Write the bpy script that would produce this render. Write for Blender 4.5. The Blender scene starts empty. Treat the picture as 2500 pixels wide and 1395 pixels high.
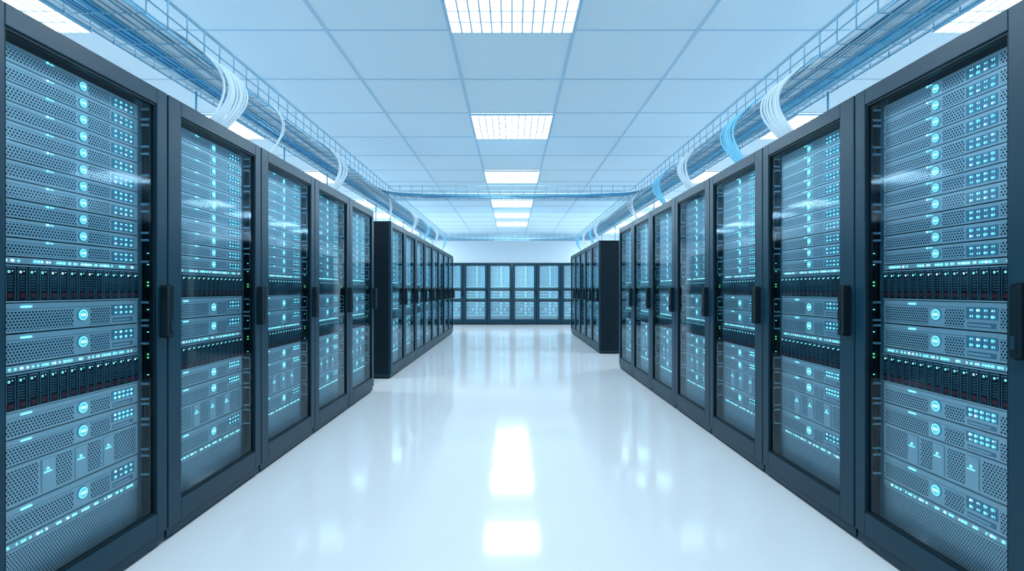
import bpy, math, random
from mathutils import Vector
random.seed(7)
sc = bpy.context.scene
try:
    sc.view_settings.view_transform = 'Standard'
except Exception as e:
    print(e)

# ------------------------------------------------------------------ materials
def mat(name, col, rough=0.5, metal=0.0, em=None, es=0.0, spec=None, sampling=True):
    m = bpy.data.materials.new(name); m.use_nodes = True
    p = m.node_tree.nodes['Principled BSDF']
    p.inputs['Base Color'].default_value = (*col, 1)
    p.inputs['Roughness'].default_value = rough
    p.inputs['Metallic'].default_value = metal
    if spec is not None: p.inputs['Specular IOR Level'].default_value = spec
    if em:
        p.inputs['Emission Color'].default_value = (*em, 1)
        p.inputs['Emission Strength'].default_value = es
    if not sampling:
        m.cycles.emission_sampling = 'NONE'
    return m

def add_noise_variation(m, scale, amount, rough_amt=0.0):
    nt = m.node_tree; p = nt.nodes['Principled BSDF']
    tc = nt.nodes.new('ShaderNodeTexCoord'); n = nt.nodes.new('ShaderNodeTexNoise')
    n.inputs['Scale'].default_value = scale; n.inputs['Detail'].default_value = 4
    nt.links.new(tc.outputs['Object'], n.inputs['Vector'])
    base = list(p.inputs['Base Color'].default_value)
    mx = nt.nodes.new('ShaderNodeMix'); mx.data_type = 'RGBA'
    mx.inputs[6].default_value = (*[c*(1-amount) for c in base[:3]], 1)
    mx.inputs[7].default_value = (*[min(1, c*(1+amount)) for c in base[:3]], 1)
    nt.links.new(n.outputs['Fac'], mx.inputs[0]); nt.links.new(mx.outputs[2], p.inputs['Base Color'])
    if rough_amt:
        r = p.inputs['Roughness'].default_value
        mr = nt.nodes.new('ShaderNodeMapRange')
        mr.inputs['To Min'].default_value = r-rough_amt; mr.inputs['To Max'].default_value = r+rough_amt
        nt.links.new(n.outputs['Fac'], mr.inputs['Value']); nt.links.new(mr.outputs[0], p.inputs['Roughness'])
    return m

def perf_mat(name, col, hole, p_, q_, r_, rough=0.4, metal=0.3):
    m = mat(name, col, rough, metal); nt = m.node_tree; P = nt.nodes['Principled BSDF']; L = nt.links.new
    tc = nt.nodes.new('ShaderNodeTexCoord'); sp = nt.nodes.new('ShaderNodeSeparateXYZ')
    L(tc.outputs['Object'], sp.inputs[0])
    def M(op, a, b=None):
        n = nt.nodes.new('ShaderNodeMath'); n.operation = op
        for i, v in enumerate((a, b)):
            if v is None: continue
            if isinstance(v, (int, float)): n.inputs[i].default_value = v
            else: L(v, n.inputs[i])
        return n.outputs[0]
    zq = M('DIVIDE', M('ADD', sp.outputs[2], 10*q_), q_)
    row = M('FLOOR', zq)
    off = M('MULTIPLY', M('MODULO', row, 2), 0.5)
    fx = M('SUBTRACT', M('FRACT', M('ADD', M('DIVIDE', M('ADD', sp.outputs[0], 100*p_), p_), off)), 0.5)
    fz = M('SUBTRACT', M('FRACT', zq), 0.5)
    d = M('SQRT', M('ADD', M('POWER', M('ABSOLUTE', M('MULTIPLY', fx, p_)), 2), M('POWER', M('ABSOLUTE', M('MULTIPLY', fz, q_)), 2)))
    mask = M('LESS_THAN', d, r_)
    mx = nt.nodes.new('ShaderNodeMix'); mx.data_type = 'RGBA'
    mx.inputs[6].default_value = (*col, 1); mx.inputs[7].default_value = (*hole, 1)
    L(mask, mx.inputs[0]); L(mx.outputs[2], P.inputs['Base Color'])
    L(M('MULTIPLY', M('SUBTRACT', 1.0, mask), metal), P.inputs['Metallic'])
    return m

STEEL = add_noise_variation(mat('server_steel', (0.58, 0.86, 0.985), 0.42, 0.0), 9, .015)
STEELD = mat('server_steel_dark', (0.17, 0.40, 0.58), 0.4, 0.0)  # darker blue steel colour for LED plates, rails and trim
PERF = perf_mat('perforated_bezel', (0.53, 0.82, 0.97), (0.004, 0.05, 0.09), 0.0125, 0.0100, 0.0037, metal=0)
MESH = perf_mat('fine_perforated_mesh', (0.55, 0.83, 0.97), (0.015, 0.08, 0.13), 0.0105, 0.0088, 0.0031, metal=0)
BLACK = mat('rack_black', (0.001, 0.010, 0.017), 0.5, 0.0, spec=.18)
DRIVE = mat('drive_black', (0.005, 0.022, 0.036), 0.35, 0.0)
DRIVEL = mat('drive_slat', (0.09, 0.23, 0.32), 0.4, 0.0)
LATCH = mat('drive_latch_red', (0.17, 0.035, 0.06), 0.4, 0)
CYAN = mat('led_cyan', (0.1, 0.6, 0.7), 0.4, 0, (0.15, 0.82, 1.0), 3.0, sampling=False)
LOGO = mat('badge_cyan', (0.15, 0.55, 0.65), 0.4, 0, (0.14, 0.66, 0.80), 0.7, sampling=False)
WLED = mat('led_white', (0.5, 0.8, 0.9), 0.4, 0, (0.45, 0.92, 1.0), 2.4, sampling=False)
GREEN = mat('led_green', (0.1, 0.7, 0.2), 0.4, 0, (0.15, 1.0, 0.35), 1.0, sampling=False)
FRAME = add_noise_variation(mat('rack_frame_paint', (0.003, 0.030, 0.052), 0.40, 0.0, spec=.26), 6, .08, .04)
HANDLE = mat('handle_black', (0.002, 0.009, 0.015), 0.3, 0.0, spec=.3)
FEET = mat('foot_rubber', (0.01, 0.015, 0.02), 0.6)
WIRE = mat('galvanised_wire', (0.16, 0.37, 0.51), 0.3, 0.4)
TOPBOUNCE = mat('rack_top_bounce', (0.50, 0.62, 0.70), 0.5, 0.0)  # pale reflector surface, added to brighten the ceiling and trays
CWHITE = mat('cable_white', (0.66, 0.77, 0.84), 0.55, spec=.2)
CBLUE = mat('cable_blue', (0.03, 0.38, 0.70), 0.4)
CLBLUE = mat('cable_light_blue', (0.20, 0.58, 0.80), 0.45)
WALL = add_noise_variation(mat('wall_paint', (0.83, 0.90, 0.94), 0.6), 2, .015)
CEIL = add_noise_variation(mat('ceiling_tile', (0.71, 0.86, 0.945), 0.85), 60, .02)
TBAR = mat('ceiling_tbar', (0.44, 0.65, 0.80), 0.6)
LOUV = mat('louvre', (0.30, 0.58, 0.78), 0.4)
PANEL = mat('light_diffuser', (0.9, 0.95, 1), 0.5, 0, (0.84, 0.945, 1.0), 29.0)
FLOOR = add_noise_variation(mat('floor_epoxy', (0.62, 0.65, 0.675), 0.085, 0, spec=0.30), 1.2, .012, .01)

GLASS = bpy.data.materials.new('door_glass'); GLASS.use_nodes = True
nt = GLASS.node_tree; nt.nodes.clear()
o = nt.nodes.new('ShaderNodeOutputMaterial'); mx = nt.nodes.new('ShaderNodeMixShader')
tr = nt.nodes.new('ShaderNodeBsdfTransparent'); gl = nt.nodes.new('ShaderNodeBsdfGlossy'); fr = nt.nodes.new('ShaderNodeFresnel')
fr.inputs['IOR'].default_value = 1.42
tr.inputs['Color'].default_value = (0.96, 0.99, 1.0, 1)
gl.inputs['Color'].default_value = (0.58, 0.74, 0.82, 1); gl.inputs['Roughness'].default_value = 0.05
nt.links.new(fr.outputs[0], mx.inputs[0]); nt.links.new(tr.outputs[0], mx.inputs[1]); nt.links.new(gl.outputs[0], mx.inputs[2]); nt.links.new(mx.outputs[0], o.inputs[0])

# ------------------------------------------------------------------ mesh builder
class MB:
    def __init__(s): s.v = []; s.f = []; s.m = []; s.mats = []
    def mi(s, m):
        if m not in s.mats: s.mats.append(m)
        return s.mats.index(m)
    def box(s, x0, x1, y0, y1, z0, z1, m):
        b = len(s.v)
        s.v += [(x0,y0,z0),(x1,y0,z0),(x1,y1,z0),(x0,y1,z0),(x0,y0,z1),(x1,y0,z1),(x1,y1,z1),(x0,y1,z1)]
        for f in ((0,3,2,1),(4,5,6,7),(0,1,5,4),(1,2,6,5),(2,3,7,6),(3,0,4,7)):
            s.f.append(tuple(b+i for i in f)); s.m.append(s.mi(m))
    def quad(s, x0, x1, y, z0, z1, m):   # facing -Y
        b = len(s.v); s.v += [(x0,y,z0),(x1,y,z0),(x1,y,z1),(x0,y,z1)]
        s.f.append((b,b+1,b+2,b+3)); s.m.append(s.mi(m))
    def disc(s, x, z, r, y, m, n=12, depth=0.0):
        b = len(s.v)
        s.v += [(x+r*math.cos(2*math.pi*i/n), y, z+r*math.sin(2*math.pi*i/n)) for i in range(n)]
        s.f.append(tuple(range(b, b+n))); s.m.append(s.mi(m))
        if depth:
            c = len(s.v)
            s.v += [(x+r*math.cos(2*math.pi*i/n), y+depth, z+r*math.sin(2*math.pi*i/n)) for i in range(n)]
            for i in range(n):
                j = (i+1) % n; s.f.append((b+i, c+i, c+j, b+j)); s.m.append(s.mi(m))
    def ring(s, x, z, r0, r1, y, m, n=16):
        b = len(s.v)
        for r in (r0, r1): s.v += [(x+r*math.cos(2*math.pi*i/n), y, z+r*math.sin(2*math.pi*i/n)) for i in range(n)]
        for i in range(n):
            j = (i+1) % n; s.f.append((b+i, b+n+i, b+n+j, b+j)); s.m.append(s.mi(m))
    def tube(s, pts, r, m, n=6):
        rings = []
        for k, p in enumerate(pts):
            p = Vector(p)
            a = Vector(pts[max(0,k-1)]); c = Vector(pts[min(len(pts)-1,k+1)])
            t = (c-a).normalized(); ref = Vector((1,0,0)) if abs(t.x) < .9 else Vector((0,0,1))
            u = t.cross(ref).normalized(); w = t.cross(u)
            b = len(s.v); rings.append(b)
            for i in range(n):
                an = 2*math.pi*i/n; s.v.append(tuple(p+u*r*math.cos(an)+w*r*math.sin(an)))
        for a, b in zip(rings, rings[1:]):
            for i in range(n):
                j = (i+1) % n; s.f.append((a+i,a+j,b+j,b+i)); s.m.append(s.mi(m))
        s.f.append(tuple(rings[0]+i for i in range(n))); s.m.append(s.mi(m))
        s.f.append(tuple(rings[-1]+i for i in reversed(range(n)))); s.m.append(s.mi(m))
    def cyl(s, x, y, z0, z1, r, m, n=14):
        b = len(s.v)
        for z in (z0, z1): s.v += [(x+r*math.cos(2*math.pi*i/n), y+r*math.sin(2*math.pi*i/n), z) for i in range(n)]
        for i in range(n):
            j = (i+1) % n; s.f.append((b+i,b+j,b+n+j,b+n+i)); s.m.append(s.mi(m))
        s.f.append(tuple(b+i for i in reversed(range(n)))); s.m.append(s.mi(m))
        s.f.append(tuple(b+n+i for i in range(n))); s.m.append(s.mi(m))
    def mesh(s, name):
        me = bpy.data.meshes.new(name); me.from_pydata(s.v, [], s.f)
        for m in s.mats: me.materials.append(m)
        me.polygons.foreach_set('material_index', s.m); me.update(); return me

def obj(name, data, parent=None, loc=(0,0,0)):
    ob = bpy.data.objects.new(name, data); sc.collection.objects.link(ob); ob.location = loc
    if parent: ob.parent = parent
    return ob

# ------------------------------------------------------------------ rack
NW = 0.855; HW = 0.4225
def cabinet_mesh():
    b = MB()
    for s in (-1, 1):
        x0, x1 = sorted((s*HW, s*(HW-.014)))
        b.box(x0, x1, .036, 1.0, .06, 2.02, BLACK)
        x0, x1 = sorted((s*(HW-.014), s*(.375)))
        b.box(x0, x1, .118, .16, .075, 2.0, BLACK)
    b.box(-HW+.014, HW-.014, .036, 1.0, 2.0, 2.02, BLACK)
    b.box(-HW+.03, HW-.03, .06, .98, 2.02, 2.0225, TOPBOUNCE)  # thin sheet added over the black roof to bounce light upwards
    b.box(-HW+.014, HW-.014, .036, 1.0, .06, .078, BLACK)
    b.box(-HW+.014, HW-.014, .985, 1.0, .078, 2.0, BLACK)
    b.box(-HW+.004, HW-.004, .012, .99, .018, .058, FRAME)
    for x in (-.36, .36):
        for y in (.06, .93):
            b.cyl(x, y, 0, .012, .03, FEET); b.cyl(x, y, .012, .018, .012, FEET)
    return b.mesh('rack_cabinet')
def door_mesh(sl, sr):
    b = MB()
    b.box(-HW, -HW+sl, 0, .034, .064, 2.022, FRAME)
    b.box(HW-sr, HW, 0, .034, .064, 2.022, FRAME)
    b.box(-HW+sl, HW-sr, 0, .034, 1.952, 2.022, FRAME)
    b.box(-HW+sl, HW-sr, 0, .034, .064, .161, FRAME)
    return b.mesh('door_frame')
def gasket_mesh(sl, sr):
    b = MB(); x0 = -HW+sl; x1 = HW-sr; g = .009
    b.box(x0, x0+g, .006, .03, .161, 1.952, BLACK); b.box(x1-g, x1, .006, .03, .161, 1.952, BLACK)
    b.box(x0+g, x1-g, .006, .03, .161, .161+g, BLACK); b.box(x0+g, x1-g, .006, .03, 1.952-g, 1.952, BLACK)
    return b.mesh('door_gasket')
def glass_mesh(sl, sr):
    b = MB(); b.quad(-HW+sl+.005, HW-sr-.005, .014, .166, 1.947, GLASS); return b.mesh('door_glass')
def handle_mesh():
    b = MB()
    x = HW-.034; n = 20; w = .017; h = .118; zc = 1.045
    out = []
    for i in range(n):
        a = 2*math.pi*i/n
        cz = (h-w) if math.sin(a) >= 0 else -(h-w)
        out.append((x+w*math.cos(a), zc+cz+w*math.sin(a)))
    prev = None
    for (y, k) in ((0, 1), (-.034, 1), (-.043, .8)):
        base = len(b.v)
        for (px, pz) in out: b.v.append((x+(px-x)*k, y, zc+(pz-zc)*(1-(1-k)*.15)))
        if prev is not None:
            for i in range(n):
                j = (i+1) % n; b.f.append((prev+i, base+i, base+j, prev+j)); b.m.append(b.mi(HANDLE))
        prev = base
    b.f.append(tuple(prev+i for i in range(n))); b.m.append(b.mi(HANDLE))
    b.box(x-.007, x+.007, -.047, -.041, zc-.085, zc-.045, FRAME)
    return b.mesh('door_handle')

def u_handle(b, x, zc, h):
    y0, y1 = .1, .058; hh = h/2; c = .012
    pts = [(x,y0,zc-hh),(x,y1+c,zc-hh),(x,y1+.003,zc-hh+.003),(x,y1,zc-hh+c),(x,y1,zc+hh-c),(x,y1+.003,zc+hh-.003),(x,y1+c,zc+hh),(x,y0,zc+hh)]
    b.tube(pts, .0055, STEEL)

def servers_mesh(lx, l0, l1, ps):
    """lx badge position, l0..l1 LED cluster span, ps = list for 3U plain panels"""
    r = random.Random(3)
    b = MB(); S = .345; yf = .100
    b.quad(-.375, .375, .135, .078, 2.0, BLACK)
    for s in (-1, 1):
        x0, x1 = sorted((s*.348, s*.384)); b.box(x0, x1, .108, .118, .09, 1.975, STEELD)
    def face(zc, h):
        b.box(-S, S, yf, .134, zc-h/2+.003, zc+h/2-.001, STEEL)
        b.box(-S, S, yf+.012, .134, zc-h/2, zc-h/2+.003, BLACK)
    def perf(x0, x1, z0, z1):
        b.quad(x0, x1, yf-.0012, z0, z1, PERF)
    def leds(x0, x1, zc, h, rows=2, cols=4, sz=.0042):
        b.quad(x0-.006, x1+.006, yf-.001, zc-h/2, zc+h/2, STEELD)
        for i in range(cols):
            for j in range(rows):
                x = x0+(x1-x0)*(i+.5)/cols; z = zc-h/2+h*(j+.5)/rows
                if r.random() < .15: b.ring(x, z, .003, .005, yf-.003, CYAN, 10)
                else: b.disc(x, z, sz*(1.0 if r.random() < .6 else .65), yf-.003, CYAN if r.random() < .7 else WLED, 8)
                b.quad(x+.007, x+.0085, yf-.002, z-.004, z+.004, CYAN)
                b.quad(x-.006, x+.004, yf-.002, z-.0088, z-.0078, STEEL)
    def badge(zc, R):
        b.disc(lx, zc, R*1.18, yf-.003, STEELD, 20, .003)
        b.ring(lx, zc, R*.86, R, yf-.0052, CYAN, 20)
        b.disc(lx, zc, R*.86, yf-.005, LOGO, 20, .002)
        for dx in (-.45, -.15, .15, .45):      # plain stand-in mark: four short bars
            b.quad(lx+R*(dx-.1), lx+R*(dx+.1), yf-.0062, zc-R*.22, zc+R*.22, WLED)
    for i in range(11):
        zc = 1.911-.0632*i; h = .0625
        face(zc, h)
        perf(-.335, lx-.028, zc-.023, zc+.014); perf(lx+.028, l0-.014, zc-.023, zc+.022)
        b.quad(-.335, lx-.028, yf-.001, zc+.0175, zc+.0195, STEELD)
        leds(l0, l1, zc-.002, .040)
        badge(zc, .0155)
        b.disc(-.10, zc+.024, .004, yf-.003, WLED if i % 2 else CYAN, 8)
        b.quad(-.09, -.075, yf-.002, zc+.023, zc+.025, CYAN)
        if l1 < .25: perf(l1+.014, .335, zc-.02, zc+.02)
    for s in (-1, 1):
        u_handle(b, s*.367, 1.911, .045)
        for k in range(5): u_handle(b, s*.367, 1.911-.0632*(1.5+2*k), .095)
    def strip(zc, h, n=26):
        face(zc, h)
        x = -.32
        while x < .32:
            w = r.choice((.004, .006, .010)); 
            if r.random() < .75: b.quad(x, x+w, yf-.002, zc-.003, zc+.004, r.choice((WLED, CYAN, CYAN)))
            x += w+r.choice((.004, .006, .014))
    def bay(zc, h):
        b.box(-S, S, .112, .134, zc-h/2, zc+h/2, BLACK)
        b.box(-S, S, .098, .112, zc-h/2, zc-h/2+.005, STEEL); b.box(-S, S, .098, .112, zc+h/2-.005, zc+h/2, STEEL)
        n = 17; p = 2*S/n
        for i in range(n):
            x = -S+p*(i+.5); w = p*.42; z0 = zc-h/2+.008; z1 = zc+h/2-.008
            b.box(x-w, x+w, .094, .112, z0, z1, DRIVE)
            b.box(x-w, x-w+.003, .090, .094, z0, z1, DRIVEL); b.box(x+w-.003, x+w, .090, .094, z0, z1, DRIVEL)
            b.box(x-w+.003, x+w-.003, .090, .094, z1-.004, z1, STEELD)
            zz = z0+.032
            while zz < z1-.03:
                b.box(x-w*.55, x+w*.55, .0915, .094, zz, zz+.0035, DRIVEL); zz += .009
            b.box(x-w*.6, x+w*.6, .0905, .094, z0+.008, z0+.022, LATCH)
            b.ring(x-w*.25, z1-.015, .0022, .0045, .0925, CYAN if r.random() < .8 else WLED, 10)
            b.disc(x+w*.45, z1-.012, .002, .0925, WLED, 6)
    def twoU(zc, h, cols=4):
        face(zc, h)
        perf(-.335, lx-.04, zc-h*.40, zc+h*.22); perf(lx+.04, l0-.014, zc-h*.40, zc+h*.22)
        b.quad(-.335, l0-.014, yf-.001, zc+h*.29, zc+h*.31, STEELD)
        b.quad(-.20, -.16, yf-.002, zc+h*.35, zc+h*.40, CYAN)
        leds(l0, l1, zc+.012, h*.42, 2, cols, .0050)
        b.quad(l0, l1, yf-.001, zc-h*.38, zc-h*.2, STEELD)
        b.quad(l0+.004, l1-.02, yf-.002, zc-h*.33, zc-h*.26, STEEL)
        badge(zc, .020)
        if l1 < .25: perf(l1+.014, .335, zc-h*.38, zc+h*.3)
        for s in (-1, 1): u_handle(b, s*.367, zc, h*.78)
    strip(1.2355, .024)
    bay(1.16, .124)
    twoU(1.0455, .101); twoU(.9435, .101)
    strip(.879, .026); bay(.802, .126)
    twoU(.694, .086, 5); twoU(.606, .086, 5)
    zc = .494; h = .134; face(zc, h)
    edges = [-.335]
    for p in ps: edges += [p-.032, p+.032]
    edges.append(.335)
    for i in range(0, len(edges), 2): perf(edges[i]+.004, edges[i+1]-.004, zc-h*.42, zc+h*.42)
    for p in ps:
        b.box(p-.026, p+.026, yf-.006, yf, zc-h*.42, zc+h*.42, STEEL)
        b.quad(p-.020, p+.012, yf-.008, zc+.010, zc+.0125, CYAN)
        b.disc(p-.004, zc+.022, .0045, yf-.008, CYAN, 10)
    for s in (-1, 1): u_handle(b, s*.367, zc, h*.8)
    twoU(.371, .106)
    strip(.303, .024)
    b.quad(-S, S, yf+.004, .09, .288, MESH)
    b.box(-S, S, yf, .13, .286, .291, STEEL); b.box(-S, S, yf, .13, .082, .092, STEEL)
    for s in (-1, 1):
        b.tube([(s*.397, .105, .2), (s*.395, .1, .8), (s*.399, .1, 1.4), (s*.396, .105, 1.9)], .006, DRIVE)
        for z in (1.17, 1.155, .85, .835): b.box(s*.395-.004, s*.395+.004, .086, .09, z, z+.007, GREEN)
        for z in (1.3, 1.25, 1.05, .95, .76): b.box(s*.395-.003, s*.395+.003, .087, .09, z, z+.004, CYAN)
    return b.mesh('server_stack')

CAB = cabinet_mesh(); HND = handle_mesh()
VAR = {}
VAR['L'] = (door_mesh(.088, .066), gasket_mesh(.088, .066), glass_mesh(.088, .066), servers_mesh(.05, .20, .315, [-.10, .04, .175]))
VAR['R'] = (door_mesh(.066, .098), gasket_mesh(.066, .098), glass_mesh(.066, .098), servers_mesh(-.055, .085, .20, [-.17, -.04, .11]))
def rack(var, x, y, rot, sx=1.0):
    e = obj('server_rack', None, None, (x, y, 0)); e.empty_display_size = .2
    e.rotation_euler = (0, 0, rot); e.scale = (sx, 1, 1)
    d, g, gl_, sv = VAR[var]
    c = obj('cabinet', CAB, e)
    dd = obj('door_frame', d, e)
    m = dd.modifiers.new('bevel', 'BEVEL'); m.width = .003; m.segments = 2; m.limit_method = 'ANGLE'
    obj('door_gasket', g, e); obj('door_glass', gl_, e); obj('servers', sv, e, (0, -.022, 0)); obj('door_handle', HND, e)
XR = 1.55
def left(y0, y1): rack('L', -XR, (y0+y1)/2, math.pi/2, (y1-y0)/NW)
def right(y0, y1): rack('R', XR, (y0+y1)/2, -math.pi/2, (y1-y0)/NW)
left(1.463, 2.288)
for k in range(4): left(2.288+.853*k, 2.288+.853*(k+1))
for k in range(2): left(1.463-.855*(k+1), 1.463-.855*k)
for k in range(8): left(6.50+.86*k, 6.50+.86*(k+1))
right(1.490, 2.300)
for k in range(6): right(2.300+.843*k, 2.300+.843*(k+1))
for k in range(2): right(1.490-.855*(k+1), 1.490-.855*k)
for k in range(5): right(9.05+.866*k, 9.05+.866*(k+1))
for k in range(6): rack('L', (k-2.5)*.80, 16.6, 0, .80/NW)

# ------------------------------------------------------------------ room shell
CH = 3.04; RX = 4.35; Y0 = -3.0; Y1 = 17.85
def single(name, x0, x1, y0, y1, z0, z1, m):
    b = MB(); b.box(x0, x1, y0, y1, z0, z1, m); return obj(name, b.mesh(name))
single('floor', -RX, RX, Y0, Y1, -.1, 0, FLOOR)
single('wall_left', -RX-.1, -RX, Y0, Y1, 0, CH, WALL)
single('wall_right', RX, RX+.1, Y0, Y1, 0, CH, WALL)
single('wall_back', -RX-.1, RX+.1, Y1, Y1+.1, 0, CH, WALL)
single('wall_front', -RX-.1, RX+.1, Y0-.1, Y0, 0, CH, WALL)
TD = .867; TW = .905; C0 = 3.71
b = MB()
b.box(-RX-.1, RX+.1, Y0-.1, Y1+.1, CH, CH+.1, CEIL)
xs = [s*v for v in (.4525, 1.3575, 2.2625, 3.05, 3.955) for s in (-1, 1)]
for x in xs:
    w = .014 if abs(x) < 1 else .012
    b.box(x-w, x+w, Y0, Y1, CH-.006, CH, TBAR)
y = C0-TD*7
while y < Y1:
    b.box(-RX, RX, y-.007, y+.007, CH-.005, CH, TBAR); y += TD
obj('ceiling', b.mesh('ceiling'))
for nm, a in (('baseboard_left', (-RX, -RX+.012, Y0, Y1)), ('baseboard_right', (RX-.012, RX, Y0, Y1)), ('baseboard_back', (-RX+.012, RX-.012, Y1-.012, Y1)), ('baseboard_front', (-RX+.012, RX-.012, Y0, Y0+.012))):
    single(nm, *a, 0, .09, STEELD)

# light panels
def panel_mesh():
    b = MB(); w = TW/2-.016; d = TD/2-.012
    b.v += [(-w,-d,-.012),(w,-d,-.012),(w,d,-.012),(-w,d,-.012)]; b.f.append((0,3,2,1)); b.m.append(b.mi(PANEL))
    for (x0,x1,y0,y1) in ((-w-.006,-w,-d-.004,d+.004),(w,w+.006,-d-.004,d+.004),(-w,w,-d-.004,-d),(-w,w,d,d+.004)):
        b.box(x0,x1,y0,y1,-.022,0,LOUV)
    n = 12
    for i in range(1, n): x = -w+2*w*i/n; b.box(x-.0055, x+.0055, -d, d, -.022, -.013, LOUV)
    for i in range(1, 6): yy = -d+2*d*i/6; b.box(-w, w, yy-.0055, yy+.0055, -.0215, -.0135, LOUV)
    return b.mesh('ceiling_light_panel')
PM = panel_mesh()
for ys in (-2.363, .238, 2.84, 5.445, 8.045, 10.647, 12.381, 14.115, 15.85):
    for x in (0, -3.5025, 3.5025):
        if x == 0 and ys > 15: continue
        obj('ceiling_light_panel', PM, None, (x, ys+TD/2, CH-.006))

# ------------------------------------------------------------------ cable trays
def curve(name, splines, r, m, parent=None, smooth=False, res=2):
    cu = bpy.data.curves.new(name, 'CURVE'); cu.dimensions = '3D'; cu.bevel_depth = r; cu.bevel_resolution = res; cu.use_fill_caps = True
    cu.resolution_u = 6
    for pts in splines:
        if smooth:
            sp = cu.splines.new('NURBS'); sp.points.add(len(pts)-1)
            for i, p in enumerate(pts): sp.points[i].co = (*p, 1)
            sp.order_u = 4; sp.use_endpoint_u = True
        else:
            sp = cu.splines.new('POLY'); sp.points.add(len(pts)-1)
            for i, p in enumerate(pts): sp.points[i].co = (*p, 1)
    cu.materials.append(m)
    return obj(name, cu, parent)
TH = 2.35; THT = 2.48; TX0 = 1.60; TX1 = 1.96
TYA, TYB = -2.4, 12.5
for s in (-1, 1):
    e = obj('cable_tray', None)
    W = []
    y = TYA
    while y <= TYB:
        W.append([(s*TX0, y, THT+.012), (s*TX0, y, TH), (s*TX1, y, TH), (s*TX1, y, THT+.012)]); y += .14
    for x in (TX0, TX0+.09, TX0+.18, TX0+.27, TX1): W.append([(s*x, TYA, TH+.004), (s*x, TYB, TH+.004)])
    for h in (TH+.065, THT):
        for x in (TX0, TX1): W.append([(s*x, TYA, h), (s*x, TYB, h)])
    curve('wire_basket', W, .0036, WIRE, e, res=1)
    P = []
    posts = [-.2, .8, 1.9, 3.1, 4.3, 5.3] + [7.2, 9.0, 10.7, 12.3] if s < 0 else [-.2, .8, 1.9, 3.1, 4.3, 5.5, 6.9] + [9.5, 10.9, 12.3]
    for y in posts: P.append([(s*(TX1-.03), y, 2.02), (s*(TX1-.03), y, TH)])
    curve('support_posts', P, .008, WIRE, e, res=1)
    groups = {0: [], 1: [], 2: []}
    rr = random.Random(11+s)
    for i in range(46):
        layer = i//23; x = TX0+.02+(TX1-TX0-.04)*((i % 23)+.5)/23
        pts = []; xo = 0; y = TYA
        while y < TYB:
            xo = .7*xo + rr.uniform(-.012, .012)
            pts.append((s*min(TX1-.012, max(TX0+.012, x+xo)), y, TH+.013+layer*.016+rr.uniform(0, .010))); y += .45
        t = (i % 23)/23
        if layer == 0: g = (1 if rr.random() < .6 else 2) if .5 < t < .85 else (0 if rr.random() < .82 else 2)
        else: g = 0 if rr.random() < .5 else rr.choice((1, 2))
        groups[g].append(pts)
    for g, nm, m in ((0, 'cables_white', CWHITE), (1, 'cables_blue', CBLUE), (2, 'cables_light_blue', CLBLUE)):
        if groups[g]: curve(nm, groups[g], .0052, m, e, smooth=True, res=1)
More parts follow.
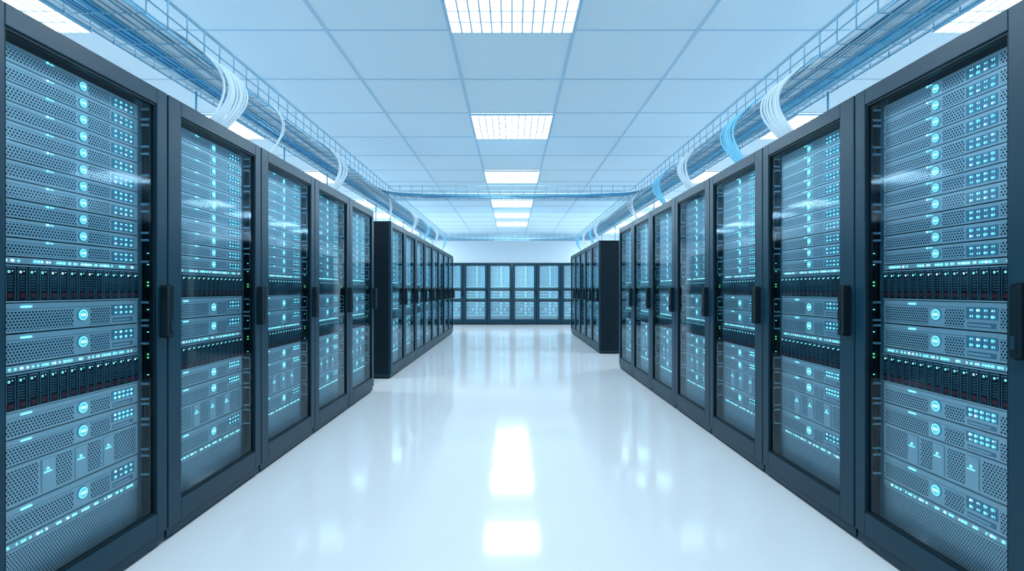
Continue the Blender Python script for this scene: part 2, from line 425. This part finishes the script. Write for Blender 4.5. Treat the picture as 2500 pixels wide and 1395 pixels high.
for yc in (6.55, 12.2):
    e = obj('cable_tray', None)
    a = TX0-.01; W = []; n = 22
    d0, d1 = yc, yc+.34
    for i in range(n+1):
        x = -a+2*a*i/n; W.append([(x, d0, THT+.012), (x, d0, TH), (x, d1, TH), (x, d1, THT+.012)])
    for k in range(5): W.append([(-a, d0+(d1-d0)*k/4, TH+.004), (a, d0+(d1-d0)*k/4, TH+.004)])
    for h in (TH+.065, THT):
        for yy in (d0, d1): W.append([(-a, yy, h), (a, yy, h)])
    curve('wire_basket', W, .0034, WIRE, e, res=1)
    rr = random.Random(int(yc*10)); G = {0: [], 1: [], 2: []}
    for i in range(14):
        yy = d0+.03+.022*i
        hz = TH+.018+rr.uniform(0, .03)
        pts = [(-TX0-.10-rr.uniform(0,.15), yy-1.0, TH+.055), (-TX0-.08, yy-.45, TH+.055), (-TX0-.02, yy-.08, TH+.05), (-TX0+.25, yy, hz+.02)]
        for k in range(8): pts.append((-1.1+2.2*k/7, yy+rr.uniform(-.012, .012), hz+rr.uniform(0, .006)))
        pts += [(TX0-.25, yy, hz+.02), (TX0+.02, yy-.08, TH+.05), (TX0+.08, yy-.45, TH+.055), (TX0+.10+rr.uniform(0,.15), yy-1.0, TH+.055)]
        G[rr.choice((0, 1, 2, 2, 1))].append(pts)
    for g, nm, m in ((0, 'cables_white', CWHITE), (1, 'cables_blue', CBLUE), (2, 'cables_light_blue', CLBLUE)):
        if G[g]: curve(nm, G[g], .0075, m, e, smooth=True, res=1)

# cable drops to the rack tops
def drop(s, y, n, m, r=.0066, spread=.19, bulge=.055):
    rr = random.Random(int(y*100)+s); S = []
    for i in range(n):
        t = (i+.5)/n-.5; yy = y+spread*t+rr.uniform(-.006, .006); bb = bulge*(1+.5*t)+rr.uniform(-.010, .010)
        S.append([(s*(TX0+.16+.05*t), yy-.55, TH+.06), (s*(TX0+.10+.06*t), yy-.28, TH+.075), (s*(TX0+.02), yy-.08, TH+.05),
                  (s*(TX0-bb), yy+.03, TH-.03), (s*(TX0-bb+.01), yy+.06, TH-.15), (s*(TX0+.02+.03*t), yy+.02, TH-.26), (s*(TX0+.05+.03*t), yy-.02, 2.018)])
    curve('cable_bundle', S, r, m, None, smooth=True, res=2)
drop(-1, 2.82, 11, CWHITE)
drop(-1, 3.42, 2, CWHITE, .004, .05)
drop(-1, 4.65, 8, CWHITE)
drop(-1, 6.78, 6, CWHITE, bulge=-.02)
for k, y in enumerate((8.2, 9.4, 10.5, 11.8)): drop(-1, y, 6, CWHITE if k % 2 == 0 else CLBLUE)
drop(1, 3.02, 11, CWHITE)
drop(1, 3.62, 8, CLBLUE)
drop(1, 4.62, 9, CWHITE)
drop(1, 5.42, 7, CLBLUE)
drop(1, 6.6, 4, CWHITE)
for k, y in enumerate((9.45, 10.1, 11.0, 12.0)): drop(1, y, 7, CWHITE if k % 2 == 0 else CLBLUE)

# ------------------------------------------------------------------ camera, world
w = bpy.data.worlds.new('world'); sc.world = w; w.use_nodes = True
w.node_tree.nodes['Background'].inputs[0].default_value = (.6, .8, 1, 1); w.node_tree.nodes['Background'].inputs[1].default_value = .3
cam = bpy.data.cameras.new('camera'); co = obj('camera', cam, None, (0, 0, 1.14)); co.rotation_euler = (math.pi/2, 0, 0)
cam.sensor_width = 36; cam.lens = 1240/2500*36; cam.shift_y = 10.5/2500; cam.clip_start = .05
sc.camera = co
